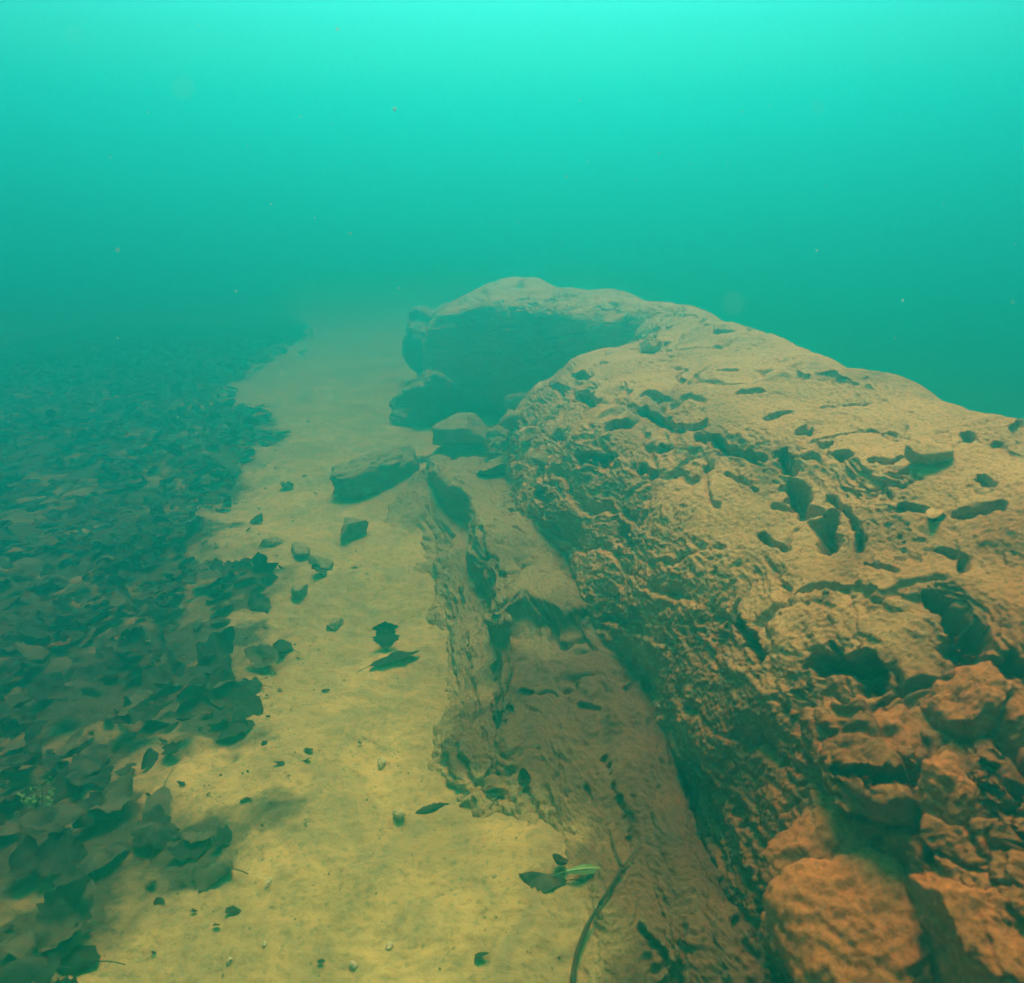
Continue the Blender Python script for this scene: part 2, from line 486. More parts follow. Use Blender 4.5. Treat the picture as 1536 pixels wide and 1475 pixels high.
PITS = [
    ([(966,618),(995,632),(1025,642),(1054,637)], 9, .075), ([(1044,655),(1056,658)], 9, .07),
    ([(1070,656),(1086,671),(1110,678),(1145,688)], 9, .08), ([(1177,678),(1184,703)], 13, .09),
    ([(1190,724),(1207,753),(1217,768)], 15, .10), ([(1238,778),(1247,806)], 19, .13), ([(1287,800),(1288,818)], 9, .08),
    ([(1145,798),(1155,815),(1176,820)], 8, .06), ([(962,702),(984,714)], 11, .09), ([(934,795),(947,817)], 12, .09),
    ([(922,634),(943,634)], 10, .08), ([(872,588),(888,606)], 12, .09), ([(868,683),(906,690)], 13, .10),
    ([(970,588),(992,597)], 9, .05), 
    ([(950,512),(975,511)], 6, .04), ([(985,515),(1000,514)], 6, .04), ([(1080,555),(1102,554)], 6, .035),
    ([(1110,588),(1140,586)], 6, .03), 
    ([(1155,628),(1180,618)], 7, .035), ([(1200,648),(1214,646)], 8, .045), ([(1255,678),(1268,679)], 8, .035),
    ([(990,671),(1003,674)], 8, .04), ([(1310,687),(1333,694),(1350,685)], 7, .045), ([(1438,769),(1465,764),(1494,758)], 10, .07),
    ([(1355,761),(1387,762)], 8, .05), ([(1400,778),(1412,775)], 6, .05), ([(1409,824),(1425,831),(1441,834)], 6, .06),
    ([(1444,838),(1448,853)], 8, .06), ([(1476,716),(1485,722)], 8, .05), ([(1450,648),(1458,658)], 9, .06),
    ([(1219,659),(1259,651),(1304,645),(1340,650),(1372,659)], 4, .025), ([(1230,612),(1300,606)], 4, .02),
    ([(1060,706),(1095,712),(1120,724),(1135,735)], 5, .035), ([(1160,757),(1190,765)], 5, .035),
    ([(1401,898),(1426,930),(1450,950),(1480,960)], 15, .16), ([(1245,745),(1275,770),(1285,790)], 7, .045),
    ([(1234,988),(1273,992),(1304,1003),(1309,1035)], 20, .19), ([(1322,1062),(1333,1103)], 10, .11),
    ([(1257,1148),(1304,1160),(1351,1163),(1384,1152),(1378,1110)], 11, .14),
    ([(1441,958),(1468,992),(1526,992)], 19, .17), ([(1472,1188),(1498,1222),(1534,1256)], 20, .18),
    ([(1490,1112),(1482,1150)], 9, .09), ([(1103,925),(1124,955),(1143,983)], 11, .10), ([(1192,1034),(1222,1045)], 6, .06),
    ([(806,735),(818,750)], 14, .08), ([(852,860),(860,880)], 13, .09), ([(830,790),(838,800)], 9, .06),
    ([(835,650),(845,662)], 9, .06), ([(905,925),(935,930)], 8, .06), ([(1325,735),(1338,745)], 6, .03),
    ([(1300,846),(1330,848),(1345,855)], 5, .03), ([(870,560),(880,566)], 8, .04),
]
# knots: buried foot, foot, low face, mid face, upper edge, top, top, crest, back shoulder, back face, buried back
def st(y, foot, edge, crest, bx=.55, bulge=.05):
    (fx, fz), (ex, ez), (cx, cz) = foot, edge, crest
    dx, dz = ex - fx, ez - fz
    return (y, [(fx + .05, -.15), (fx, fz), (fx + dx * .22 - bulge * .6, fz + dz * .36), (fx + dx * .55 - bulge, fz + dz * .72),
                (ex, ez), (ex + (cx - ex) * .35, ez + (cz - ez) * .55), (ex + (cx - ex) * .7, ez + (cz - ez) * .87), (cx, cz),
                (cx + bx * .4, cz - .12), (cx + bx * .8, cz * .45), (cx + bx, -.35)])
ST = [st(-.35, (.60, .0), (1.0, .5), (1.3, .6)), st(.2, (.52, 0), (.86, .56), (1.15, .68)), st(.6, (.43, .02), (.76, .58), (1.1, .72)),
      st(.95, (.37, .04), (.67, .58), (1.06, .74)), st(1.36, (.33, .08), (.62, .60), (1.02, .75)), st(1.9, (.175, .13), (.53, .60), (.98, .75)),
      st(2.5, (.03, .16), (.33, .59), (.9, .755)), st(2.86, (-.01, .16), (.22, .57), (.82, .75)), st(3.02, (.06, .14), (.34, .56), (.8, .74)),
      st(3.2, (.34, .10), (.52, .57), (.78, .735), .55, .02), st(3.5, (.50, .08), (.60, .60), (.78, .735), .55, 0), st(3.76, (.50, .08), (.60, .62), (.77, .735), .55, 0),
      st(3.9, (.30, .06), (.46, .64), (.74, .73), .55, 0), st(4.2, (.0, .04), (.20, .655), (.66, .73), .6, 0), st(4.5, (-.3, .03), (-.06, .655), (.55, .73), .6, 0),
      st(4.9, (-.55, 0), (-.40, .56), (.34, .72)), st(5.3, (-.66, 0), (-.50, .52), (.06, .71)), st(5.8, (-.5, 0), (-.36, .42), (.05, .58)),
      st(7.0, (-.35, -.15), (-.2, .10), (.1, .2)), st(9.5, (-.3, -.7), (-.15, -.6), (.1, -.6))]
us = np.concatenate([np.linspace(-.35, .3, 60)[:-1], .3 * (2.75 / .3) ** np.linspace(0, 1, 960)[:-1], np.linspace(2.75, 3.25, 110)[:-1],
                     np.linspace(3.25, 3.7, 40)[:-1], np.linspace(3.7, 4.7, 150)[:-1], 4.7 * (9.5 / 4.7) ** np.linspace(0, 1, 110)])
vs = np.concatenate([np.linspace(0, .1, 14)[:-1], np.linspace(.1, .42, 250)[:-1], np.linspace(.42, .72, 230)[:-1], np.linspace(.72, 1, 36)])
ledge, LP = sweep("rock_ledge", ST, us, vs, M_LEDGE, 11, 1.0, PITS, .5,
                  lambda bx, by, s: sstep(1130, 1230, bx + .25 * (by - 1200)) * sstep(980, 1080, by) * sstep(1.35, 1.0, s[..., 1]))
iron = sstep(1.25, .75, LP[..., 1] + .22 * fbm(LP, 3.0, 4, .6, 301) - .25 * sstep(.2, -.4, LP[..., 2] - .55 + .0 * LP[..., 0]))
ia = ledge.data.attributes.new("iron", 'FLOAT', 'POINT')
ia.data.foreach_set("value", iron.ravel().astype(np.float32))
tag(ledge, "long tan silt-dusted rock ledge pitted with dark holes, running away into the haze", "rock ledge")

# ------------------------------------------------------------------ slabs and benches at the foot of the ledge
def ss(y, x0, xs, xi, zb, zs, zi, w=.012):
    return (y, [(x0 - .06, -.17), (x0, -.02), (x0 + (xs - x0) * .5, zb * .8), (xs - w, zb), (xs + w, zs), (xs + (xi - xs) * .4, zs + .008),
                (xs + (xi - xs) * .8, zi), (xi, zi - .02), (xi + .06, -.12)])
SH = [ss(.45, .10, .22, .48, .0, .035, .08, .06), ss(.85, .07, .17, .41, .0, .04, .10, .05), ss(1.0, -.0, .10, .37, .0, .045, .11, .05), ss(1.2, -.09, .01, .36, .01, .06, .12, .045),
      ss(1.36, -.14, -.03, .35, .035, .08, .13, .02), ss(1.6, -.20, -.045, .30, .035, .115, .14), ss(1.69, -.215, -.05, .27, .04, .12, .14), ss(1.75, -.225, -.055, .24, .055, .175, .17),
      ss(1.9, -.25, -.06, .20, .06, .18, .17), ss(2.15, -.31, -.09, .16, .06, .185, .18), ss(2.5, -.48, -.17, .08, .06, .18, .19), ss(2.9, -.55, -.34, .06, .06, .16, .19),
      ss(3.1, -.50, -.38, .12, .05, .12, .15), ss(3.3, -.45, -.36, .2, .02, .04, .05), ss(3.55, -.4, -.3, .2, -.06, -.06, -.06)]
us2 = .45 * (3.55 / .45) ** np.linspace(0, 1, 560)
vs2 = np.concatenate([np.linspace(0, .1, 10)[:-1], np.linspace(.1, .9, 230), np.linspace(.9, 1, 10)[1:]])
shelf, SP = sweep("rock_shelf", SH, us2, vs2, M_SHELF, 27, 1.0,
                   [([(742,945),(740,1000),(742,1060),(746,1160)], 5, .05), ([(690,880),(700,960),(712,1030),(728,1110)], 4, .03), ([(668,930),(680,1000),(692,1060)], 4, .025),
                    ([(722,790),(730,860),(745,930)], 7, .04), ([(790,1185),(812,1230),(830,1290)], 5, .03), ([(868,1058),(900,1062)], 5, .03), ([(640,760),(655,830),(668,900)], 5, .025),
                    ([(905,1140),(935,1210),(940,1270)], 6, .03), ([(770,790),(790,800)], 5, .02), ([(960,1390),(1000,1440),(1020,1475)], 7, .05), ([(880,1180),(885,1200)], 6, .03)],
                   0, None, .62, .12)
si = sstep(1.72, 1.58, SP[..., 1] + .10 * fbm(SP, 5, 3, .6, 311))
ib = shelf.data.attributes.new("iron", 'FLOAT', 'POINT')
ib.data.foreach_set("value", si.ravel().astype(np.float32))
for ob, Q in ((shelf, SP), (ledge, LP)):
    hb = Q[..., 2] - bed_z(Q[..., 0], Q[..., 1]) - .022 * fbm(Q, 9, 4, .6, 321)
    ba = ob.data.attributes.new("bank", 'FLOAT', 'POINT')
    ba.data.foreach_set("value", (sstep(.042, .008, hb) * sstep(.3, .1, Q[..., 0])).ravel().astype(np.float32))
tag(shelf, "low layered rock shelf along the left foot of the pitted ledge, dark brown in front", "rock shelf")

# ------------------------------------------------------------------ separate blocks and stones
def rock(name, loc, size, mat, seed, rot=(0, 0, 0), sub=5, n=3.6, cuts=9, rough=.06, cut_lo=.5, crust=1.0):
    rng = np.random.RandomState(seed)
    bm = bmesh.new()
    bmesh.ops.create_icosphere(bm, subdivisions=sub, radius=1)
    V = np.array([v.co[:] for v in bm.verts]); Fc = np.array([[v.index for v in f.verts] for f in bm.faces])
    bm.free()
    V = V / ((np.abs(V) ** n).sum(1, keepdims=True) ** (1 / n))
    for _ in range(cuts):
        d = rng.normal(size=3); d /= np.linalg.norm(d)
        e = np.maximum(V @ d - rng.uniform(cut_lo, .95), 0)
        V = V - e[:, None] * d * .93
    V = V * np.array(size) / 2
    nr = V / (np.linalg.norm(V, axis=1, keepdims=True) + 1e-9)
    m = min(size)
    q = V + seed * 1.37
    V = V + nr * (rough * m * fbm(q, 1.6 / m, 3, .5, seed))[:, None]
    V = V + nr * (.007 * crust * (np.abs(fbm(q, 18, 4, .58, seed + 2)) - .35) + .0035 * crust * fbm(q, 60, 3, .65, seed + 3))[:, None] * min(1, m / .12)
    o = mesh_obj(name, V, Fc, mat)
    o.location = loc
    o.rotation_euler = [R(a) for a in rot]
    return o

def on_bed(px, py, dz=0.0):
    p = at(px, py)
    for _ in range(3):
        p = at(px, py, float(bed_z(np.array([p.x]), np.array([p.y]))[0]))
    p.z += dz
    return p

_bvh = {}
def scene_hit(px, py):
    """first rock or bed surface along the ray"""
    o = Vector((0, 0, CAM_H)); d = ray(px, py).normalized(); best = None
    for ob in COL.objects:
        if ob.type != 'MESH' or ob.name.split('.')[0] not in ('rock_ledge', 'rock_slab', 'rock_shelf', 'rock_block', 'lakebed'): continue
        if ob.name not in _bvh:
            mw = Matrix.LocRotScale(ob.location, ob.rotation_euler, ob.scale)
            _bvh[ob.name] = BVHTree.FromPolygons([mw @ v.co for v in ob.data.vertices], [tuple(p.vertices) for p in ob.data.polygons])
        h = _bvh[ob.name].ray_cast(o, d)
        if h[0] is not None and (best is None or h[3] < best[3]): best = h
    return best

# blocks near the camera, on and in front of the broken right-hand end of the ledge
def block(px, py, back, size, mat, seed, rot, label, **kw):
    h = scene_hit(px, py)
    p = h[0] - Vector((0, 0, CAM_H)); p = p.normalized() * (p.length + back) + Vector((0, 0, CAM_H))
    o = rock("rock_block", p, size, mat, seed, rot, **kw)
    return tag(o, label, "rock block")
block(1440, 1075, .03, (.105, .12, .16), M_RED, 41, (10, 4, 8), "upright squarish brown rock block wedged in the broken end of the ledge", sub=6, cut_lo=.65)
block(1428, 1200, .01, (.085, .09, .095), M_RED, 42, (0, 0, 12), "small square rock block directly below the upright block", sub=6, n=4.5, cut_lo=.75)
block(1535, 1110, .02, (.10, .13, .17), M_RED, 43, (12, -10, 30), "rough brown rock block cut by the right edge of the picture", sub=6)
block(1250, 1290, .015, (.20, .20, .14), M_RED, 44, (24, -28, 20), "flat-faced reddish rock plate leaning on the near face of the ledge", sub=6, n=4)
block(1290, 1420, .015, (.22, .22, .20), M_RED, 45, (16, -20, 10), "big smooth orange rock block in the bottom right foreground", sub=6, n=3, cuts=8, cut_lo=.55)
block(1500, 1400, .02, (.16, .20, .16), M_RED, 46, (8, -12, 40), "bright orange blurred rock block in the bottom right corner", sub=6, n=3, cuts=8, cut_lo=.55)
block(1330, 1105, .03, (.12, .12, .10), M_RED, 47, (20, -14, 70), "rounded brown rock block under the big dark hole of the ledge", sub=5)
for i, (a, b, sx, lab) in enumerate([(735, 655, .13, "pale silted stone at the back of the rubble below the shaded notch"), (690, 672, .12, "flat stone among rubble left of the dark crusted rock"),
        (800, 655, .12, "knobbly stone wedged between rubble and the ledge foot"), (770, 632, .15, "grey stone in the shade right under the notch"), (640, 690, .10, "small stone at the right end of the tilted oblong slab"),
        (815, 690, .10, "rough stone tucked against the ledge foot above the shelf")]):
    h = scene_hit(a, b)
    tag(rock("rubble_stone", h[0] + Vector((0, 0, .01)), (sx, sx * .85, sx * .6), M_SHELF if i % 2 else M_LEDGE, 90 + i, (0, 0, 50 * i), sub=4), lab, "stone", "rubble below the notch")

# far rocks on the hazy side of the ledge
def far_rock(name, x, y, z, size, mat, seed, rot, label, cat="boulder", **kw):
    return tag(rock(name, (x, y, z), size, mat, seed, rot, **kw), label, cat)
far_rock("boulder", -.50, 4.25, .10, (.40, .44, .30), M_FAR, 61, (0, 0, 20), "dim dark boulder standing left of the shaded notch in the ledge", rough=.18, crust=2.0, sub=6)
far_rock("boulder", -.52, 5.35, .22, (.46, .66, .46), M_FAR, 62, (0, 10, -20), "hazy boulder at the far left end of the dark ledge face", rough=.18, crust=2.0, sub=6)
p = on_bed(545, 742)
far_rock("rock_slab", p.x + .02, p.y + .14, .055, (.20, .50, .16), M_GREY, 63, (0, -16, -34), "dark oblong rock slab tilted on the sand beyond the shelf", "rock slab", n=4, cuts=7, cut_lo=.6, rough=.14, crust=2.0)
p = at(765, 665, .2)
far_rock("boulder", p.x, p.y + .06, .17, (.26, .24, .15), M_SHELF, 64, (0, 0, 15), "silted angular rock lying between the shelf and the shaded notch", "rock", rough=.16, crust=2.5)
p = at(745, 705, .2)
far_rock("boulder", p.x, p.y + .02, .20, (.17, .13, .09), M_GREY, 65, (0, 0, 30), "small dark rock with a pale crusted edge at the far end of the shelf", "rock")
p = at(700, 640, .12)
far_rock("boulder", p.x, p.y, .09, (.32, .3, .2), M_SHELF, 66, (0, 0, 50), "low silted rock in the rubble in front of the shaded notch", "rock")
p = at(790, 625, .15)
far_rock("boulder", p.x, p.y + .05, .14, (.22, .3, .22), M_SHELF, 67, (0, 0, 10), "rough grey-green rock leaning against the near end of the notch", "rock")

def surface_rock(name, px, py, size, mat, seed, label, cat, sink=.35, **kw):
    h = scene_hit(px, py)
    p = h[0] + Vector((0, 0, size[2] * (.5 - sink)))
    return tag(rock(name, p, size, mat, seed, (0, 0, seed * 37 % 360), **kw), label, cat)
surface_rock("stone", 1393, 692, (.085, .08, .06), M_LEDGE, 71, "loose round brown stone sitting on the top of the ledge near its right skyline", "stone", .2, sub=5, n=2.5)
surface_rock("stone", 972, 525, (.085, .08, .06), M_LEDGE, 72, "small angular stone on the far edge of the ledge top", "stone", .2, sub=4, n=3)
surface_rock("stone", 1095, 497, (.12, .1, .05), M_LEDGE, 73, "low pale lump breaking the skyline of the ledge", "stone", .4, sub=4)
surface_rock("shell_flake", 1402, 772, (.075, .026, .010), M_LEDGE, 74, "pale tan flake of shell lying by a slot on the ledge top", "flake", .1, sub=4, n=2.5)
surface_rock("stone", 530, 800, (.16, .13, .09), M_GREY, 75, "grey-green stone on the left fringe of the low rock shelf", "stone", .3, sub=5)
surface_rock("stone", 455, 828, (.12, .075, .05), M_GREY, 76, "dark oblong stone on the sand next to the fringe of the shelf", "stone", .42, sub=4)
surface_rock("stone", 480, 848, (.11, .05, .04), M_GREY, 77, "thin dark stone pointing at the sandy strip below the oblong stone", "stone", .3, sub=4)
surface_rock("stone", 410, 815, (.09, .05, .03), M_GREY, 78, "small flat dark stone alone on the green sand", "stone", .3, sub=4)
surface_rock("stone", 450, 893, (.065, .055, .045), M_GREY, 79, "round dark stone on bare sand right of the litter", "stone", .25, sub=4)
surface_rock("stone", 502, 940, (.07, .045, .03), M_GREY, 80, "flat greenish stone on the open sand above the dark curled leaves", "stone", .3, sub=4)
surface_rock("pebble", 573, 1147, (.03, .028, .024), M_PEB, 81, "yellow pebble on open sand left of the dark shelf end", "pebble", .3, sub=4, n=2.3, crust=.3)
surface_rock("pebble", 600, 1224, (.034, .030, .026), M_PEB, 82, "tan pebble beside the slim dark leaf on the sand", "pebble", .25, sub=4, n=2.4, crust=.3)
surface_rock("pebble", 584, 1421, (.016, .016, .014), M_PALE, 83, "bright cream pebble near the bottom edge, higher of the pair", "pebble", .3, sub=3, n=2.3, crust=.2)
surface_rock("pebble", 530, 1448, (.013, .018, .012), M_PALE, 84, "bright cream pebble near the bottom edge, lower of the pair", "pebble", .3, sub=3, n=2.3, crust=.2)
surface_rock("pebble", 402, 1325, (.022, .012, .009), M_PALE, 85, "oblong yellow pebble right of the lone folded leaf", "pebble", .3, sub=3, n=2.6, crust=.2)
surface_rock("pebble", 345, 1441, (.012, .012, .010), M_PALE, 86, "small cream pebble on the lower left sand", "pebble", .3, sub=3, crust=.2)
surface_rock("pebble", 397, 1417, (.010, .010, .008), M_PALE, 87, "tiny yellow pebble up and right of the small cream pebble", "pebble", .3, sub=3, crust=.2)

# ------------------------------------------------------------------ leaves
random.seed(4)
def leaf_geo(rng, L, W, curl, cup, crump, lobes=0, stem=True, nu=13, nv=9):
    s = np.linspace(0, 1, nu)[:, None]; t = np.linspace(-1, 1, nv)[None, :]
    sh = rng.uniform(.75, 1.1)
    w = np.sin(np.pi * np.clip(s, 0, 1) ** sh) ** .75
    if lobes:
        w = w * (1 + .28 * np.sin(s * np.pi * 2 * lobes + rng.uniform(0, 6)))
    ser = 1 + .10 * np.sin(s * 40 + t * 3 + rng.uniform(0, 6)) * np.abs(t) ** 3 + rng.uniform(-.14, .14, (nu, 1)) * np.abs(t) ** 2
    x = t * w * ser * W / 2
    y = (s - .5) * L * np.ones_like(t) + .08 * L * np.abs(t) * (s - .3)
    q = np.stack([x, y, np.zeros_like(x)], -1) + rng.uniform(0, 50)
    z = cup * W * (np.abs(t) ** 1.6) * np.ones_like(s) * w + crump * W * fbm(q, 22, 3, .55, int(rng.randint(1000)))
    a = (s - .5) * curl
    rad = L / max(abs(curl), .05) * (1 if curl > 0 else -1)
    y2 = np.sin(a) * (rad - z * .5); z2 = rad - np.cos(a) * rad + z
    P = np.stack([x, y2 + (y - (s - .5) * L), z2], -1)
    V = P.reshape(-1, 3); Fc = [tuple(int(i) for i in f) for f in grid_faces(nu, nv)]
    if stem:
        b = P[0, nv // 2]; d = np.array([rng.uniform(-.2, .2), -1, rng.uniform(-.1, .35)]); d /= np.linalg.norm(d)
        r = .0011; k0 = len(V); ring = []
        for j in range(4):
            c = b + d * (j / 3) * L * .38 + np.array([0, 0, -.1 * L * (j / 3) ** 2])
            ring += [c + r * np.array([math.cos(g), 0, math.sin(g)]) for g in (0, 2.1, 4.2)]
        V = np.concatenate([V, np.array(ring)])
        for j in range(3):
            for g in range(3):
                Fc.append((k0 + j*3+g, k0 + j*3+(g+1) % 3, k0 + (j+1)*3+(g+1) % 3, k0 + (j+1)*3+g))
    return V, Fc

rngl = np.random.RandomState(8)
VAR = []
for i in range(14):
    VAR.append(leaf_geo(rngl, rngl.uniform(.075, .115), rngl.uniform(.045, .075), rngl.uniform(-1.5, 1.4), rngl.uniform(-.25, .3), rngl.uniform(.08, .20), lobes=int(i % 3 == 0) * 3, stem=(i % 2 == 0)))
VME = []
for i, (v, f) in enumerate(VAR):
    me = bpy.data.meshes.new("dead_leaf"); me.from_pydata([tuple(a) for a in v], [], f)
    me.polygons.foreach_set("use_smooth", np.ones(len(f), bool))
    me.materials.append(M_LEAF if i % 3 else M_LEAFD)
    VME.append(me)

# positions in the litter, in layers
rp = np.random.RandomState(15)
C = np.stack([rp.uniform(-4.8, -.1, 60000), rp.uniform(.55, 8.5, 60000)], -1)
pc = np.stack([C[:, 0], C[:, 1], np.zeros(len(C))], -1)
sdc = poly_sd(C, LPOLY) + .08 * fbm(pc, 4.5, 4, .6, 77)
dens = 300 * (sstep(.06, -.12, sdc) + .07 * sstep(.32, .05, sdc)) * (.45 + .55 * sstep(-.35, .25, fbm(pc, 2.6, 2, .5, 12)))
keep = rp.uniform(size=len(C)) < dens / (60000 / (4.7 * 7.95))
C, sdc = C[keep], sdc[keep]
qx, qy, dep = proj(np.stack([C[:, 0], C[:, 1], np.zeros(len(C))], -1))
vis = (qx > -60) & (qx < 900) & (qy < 1520)
C, dep, sdc, qx, qy = C[vis], dep[vis], sdc[vis], qx[vis], qy[vis]
order = np.argsort(dep)
print("leaves in litter:", len(order))
N_IND = 285
STV, STF, off = [], [], 0
zb = bed_z(C[:, 0], C[:, 1])
for rank, j in enumerate(order):
    vi = rp.randint(len(VAR))
    deep = sstep(.0, -.2, sdc[j])
    z = zb[j] + .012 + rp.uniform(0, .055) * deep
    rot = Matrix.Rotation(rp.uniform(0, 6.283), 4, 'Z') @ Matrix.Rotation(rp.normal(0, .36), 4, 'X') @ Matrix.Rotation(rp.normal(0, .34), 4, 'Y') @ Matrix.Rotation(rp.uniform(0, 6.283), 4, 'Z')
    sca = rp.choice([rp.uniform(.35, .7), rp.uniform(.6, 1.05), rp.uniform(.8, 1.25)])
    Mx = Matrix.Translation((C[j, 0], C[j, 1], z)) @ rot @ Matrix.Scale(sca, 4)
    if rank < N_IND:
        o = bpy.data.objects.new("dead_leaf", VME[vi]); COL.objects.link(o); o.matrix_world = Mx
        tag(o, "dead curled leaf lying in the dark litter at the left of the sand", "leaf", "dead leaves in the litter")
    else:
        v, f = VAR[vi]
        m3 = np.array(Mx)
        STV.append(v @ m3[:3, :3].T + m3[:3, 3]); STF += [tuple(k + off for k in q) for q in f]; off += len(v)
lt = mesh_obj("leaf_litter", np.concatenate(STV), STF, M_LEAF)
tag(lt, "thick dark carpet of sunken dead leaves fading into the haze on the left", "leaf litter", kind="stuff")

def one_leaf(name, px, py, L, W, curl, cup, rot, mat, label, lobes=0, crump=.14, dz=.012, seed=1, cat="leaf", stem=True):
    r = np.random.RandomState(seed)
    v, f = leaf_geo(r, L, W, curl, cup, crump, lobes, stem, 17, 11)
    o = mesh_obj(name, v, f, mat)
    h = scene_hit(px, py)
    o.location = h[0] + Vector((0, 0, dz)); o.rotation_euler = [R(a) for a in rot]
    return tag(o, label, cat)
one_leaf("dead_leaf", 580, 968, .085, .075, .9, .3, (35, 0, 10), M_LEAFD, "black upright curled leaf on open sand left of the low rock shelf", 2, dz=.03, seed=3)
one_leaf("dead_leaf", 590, 990, .15, .05, -.8, -.3, (0, -20, -62), M_LEAF, "long folded brown leaf under the black upright leaf on open sand", 0, dz=.02, seed=4)
one_leaf("dead_leaf", 648, 1217, .075, .022, -.7, -.3, (0, 30, -66), M_LEAFD, "slim dark leaf beside the tan pebble on the sand", 0, .08, dz=.008, seed=5, stem=False)
one_leaf("dead_leaf", 322, 1308, .085, .075, -.9, -.3, (-8, 12, 75), M_LEAF, "lone folded brown leaf on sand at the tip of the litter", 0, dz=.022, seed=6)
one_leaf("dead_leaf", 240, 1255, .10, .085, -1.2, -.3, (10, 18, 20), M_LEAF, "broad arched leaf at the fringe of the litter above the lone folded leaf", 0, dz=.035, seed=7)
one_leaf("dead_leaf", 110, 1395, .12, .10, 1.3, .3, (25, 10, -20), M_LEAF, "large upturned leaf in the lower left corner sand", 0, dz=.03, seed=8)
one_leaf("dead_leaf", 95, 1435, .14, .06, -1.0, -.3, (-10, 0, 78), M_LEAFD, "dark arched leaf below the large upturned leaf", 0, dz=.02, seed=9)
one_leaf("dead_leaf", 20, 1455, .13, .08, -1.0, -.3, (-10, 0, 85), M_LEAFD, "dark arched leaf cut by the bottom left corner", 0, dz=.02, seed=10)
one_leaf("dead_leaf", 425, 970, .08, .055, -1.1, -.3, (0, 10, 60), M_LEAFD, "small dark leaf on sand just off the litter edge, level with the black upright leaf", 0, dz=.015, seed=11)
one_leaf("dead_leaf", 395, 875, .13, .08, 1.2, .4, (50, 0, 30), M_LEAFD, "spiky dark leaf standing up at the edge of the litter", 3, .22, dz=.04, seed=12)
one_leaf("dead_leaf", 815, 1318, .085, .055, -.8, -.3, (0, 14, 80), M_LEAF, "silted leaf with a dark edge half buried left of the green leaf", 0, dz=.012, seed=13)
one_leaf("dead_leaf", 838, 1305, .05, .03, 1.4, .4, (40, 0, 150), M_LEAFD, "small dark curled leaf touching the stem of the green leaf", 0, dz=.015, seed=14)
one_leaf("dead_leaf", 785, 1175, .04, .03, 1.2, .3, (60, 0, 10), M_LEAFD, "small dark leaf stuck upright in the blotched rock", 0, dz=.015, seed=16)
g = one_leaf("green_leaf", 874, 1314, .062, .020, -.5, -.15, (0, 8, -84), M_GREEN, "narrow fresh green leaf with a pale midrib on the silt", 0, .05, dz=.018, seed=15)
v, f = [], []
for i in range(9):
    s = (i / 8 - .5) * .058; a = (i / 8 - .5) * -.5; rr = .062 / -.5
    for w_ in (-.0009, .0009): v.append((w_, math.sin(a) * rr, rr - math.cos(a) * rr + .0016))
f = [(2*i, 2*i+1, 2*i+3, 2*i+2) for i in range(8)]
mesh_obj("midrib", v, f, M_RIB, g)

# ------------------------------------------------------------------ twigs, sprig
def tube(name, pts, r0, r1, mat, parent=None, seg=7, seed=0):
    pts = [Vector(p) for p in pts]; V, Fc = [], []
    r = random.Random(seed)
    for i, p in enumerate(pts):
        d = (pts[min(i + 1, len(pts) - 1)] - pts[max(i - 1, 0)]).normalized()
        a = d.orthogonal().normalized(); b = d.cross(a)
        rad = (r0 + (r1 - r0) * i / (len(pts) - 1)) * r.uniform(.8, 1.25)
        for k in range(seg):
            g_ = 6.2832 * k / seg
            V.append(p + (a * math.cos(g_) + b * math.sin(g_)) * rad)
    for i in range(len(pts) - 1):
        for k in range(seg):
            Fc.append((i*seg+k, i*seg+(k+1) % seg, (i+1)*seg+(k+1) % seg, (i+1)*seg+k))
    Fc.append(tuple(range(seg))[::-1]); Fc.append(tuple(range((len(pts)-1)*seg, len(pts)*seg)))
    return mesh_obj(name, V, Fc, mat, parent)
def lay(pts, up):
    out = []
    for i in range(len(pts) - 1):
        for k in range(4):
            a = pts[i][0] + (pts[i+1][0] - pts[i][0]) * k / 4; b = pts[i][1] + (pts[i+1][1] - pts[i][1]) * k / 4
            h = scene_hit(a, b); out.append(h[0] + Vector((0, 0, up)))
    for _ in range(4):
        out = [out[0]] + [(out[i-1] + out[i] * 2 + out[i+1]) / 4 for i in range(1, len(out) - 1)] + [out[-1]]
    return out
tw = tube("twig", lay([(858, 1490), (862, 1440), (885, 1385), (915, 1340), (936, 1300)], .012), .0046, .003, M_TWIG, seed=1)
tag(tw, "dark bent twig leaning on silt at the bottom, right of the green leaf", "twig")
tube("twig_fork", lay([(933, 1306), (920, 1275), (912, 1240)], .010), .0028, .0014, M_TWIG, tw, seed=2)
tube("twig_fork", lay([(934, 1306), (950, 1285), (962, 1268)], .010), .0026, .0014, M_TWIG, tw, seed=3)
h = on_bed(66, 1222)
root = bpy.data.objects.new("water_sprig", None); COL.objects.link(root); root.location = h
tag(root, "small bright green water sprig growing out of the dark leaf litter", "plant")
rs = np.random.RandomState(3)
for i in range(9):
    a = rs.uniform(0, 6.28); L = rs.uniform(.04, .075)
    d = Vector((math.cos(a) * rs.uniform(.3, .9), math.sin(a) * rs.uniform(.3, .9), 1)).normalized()
    tube("stem", [d * L * k / 4 + Vector((0, 0, -.1 * L * (k / 4) ** 2)) + Vector((0, 0, .01)) for k in range(5)], .0012, .0008, M_GREEN, root, 5, i)
    V, Fc = [], []
    for k in range(10):
        b = d * L * (.3 + .7 * k / 9) + Vector((0, 0, .01))
        t1 = Vector(rs.normal(size=3)).normalized() * .013; t2 = t1.cross(d).normalized() * .004
        n0 = len(V); V += [b, b + t1 * .5 + t2, b + t1, b + t1 * .5 - t2]; Fc.append((n0, n0+1, n0+2, n0+3))
    mesh_obj("leaflets", V, Fc, M_GREEN, root)

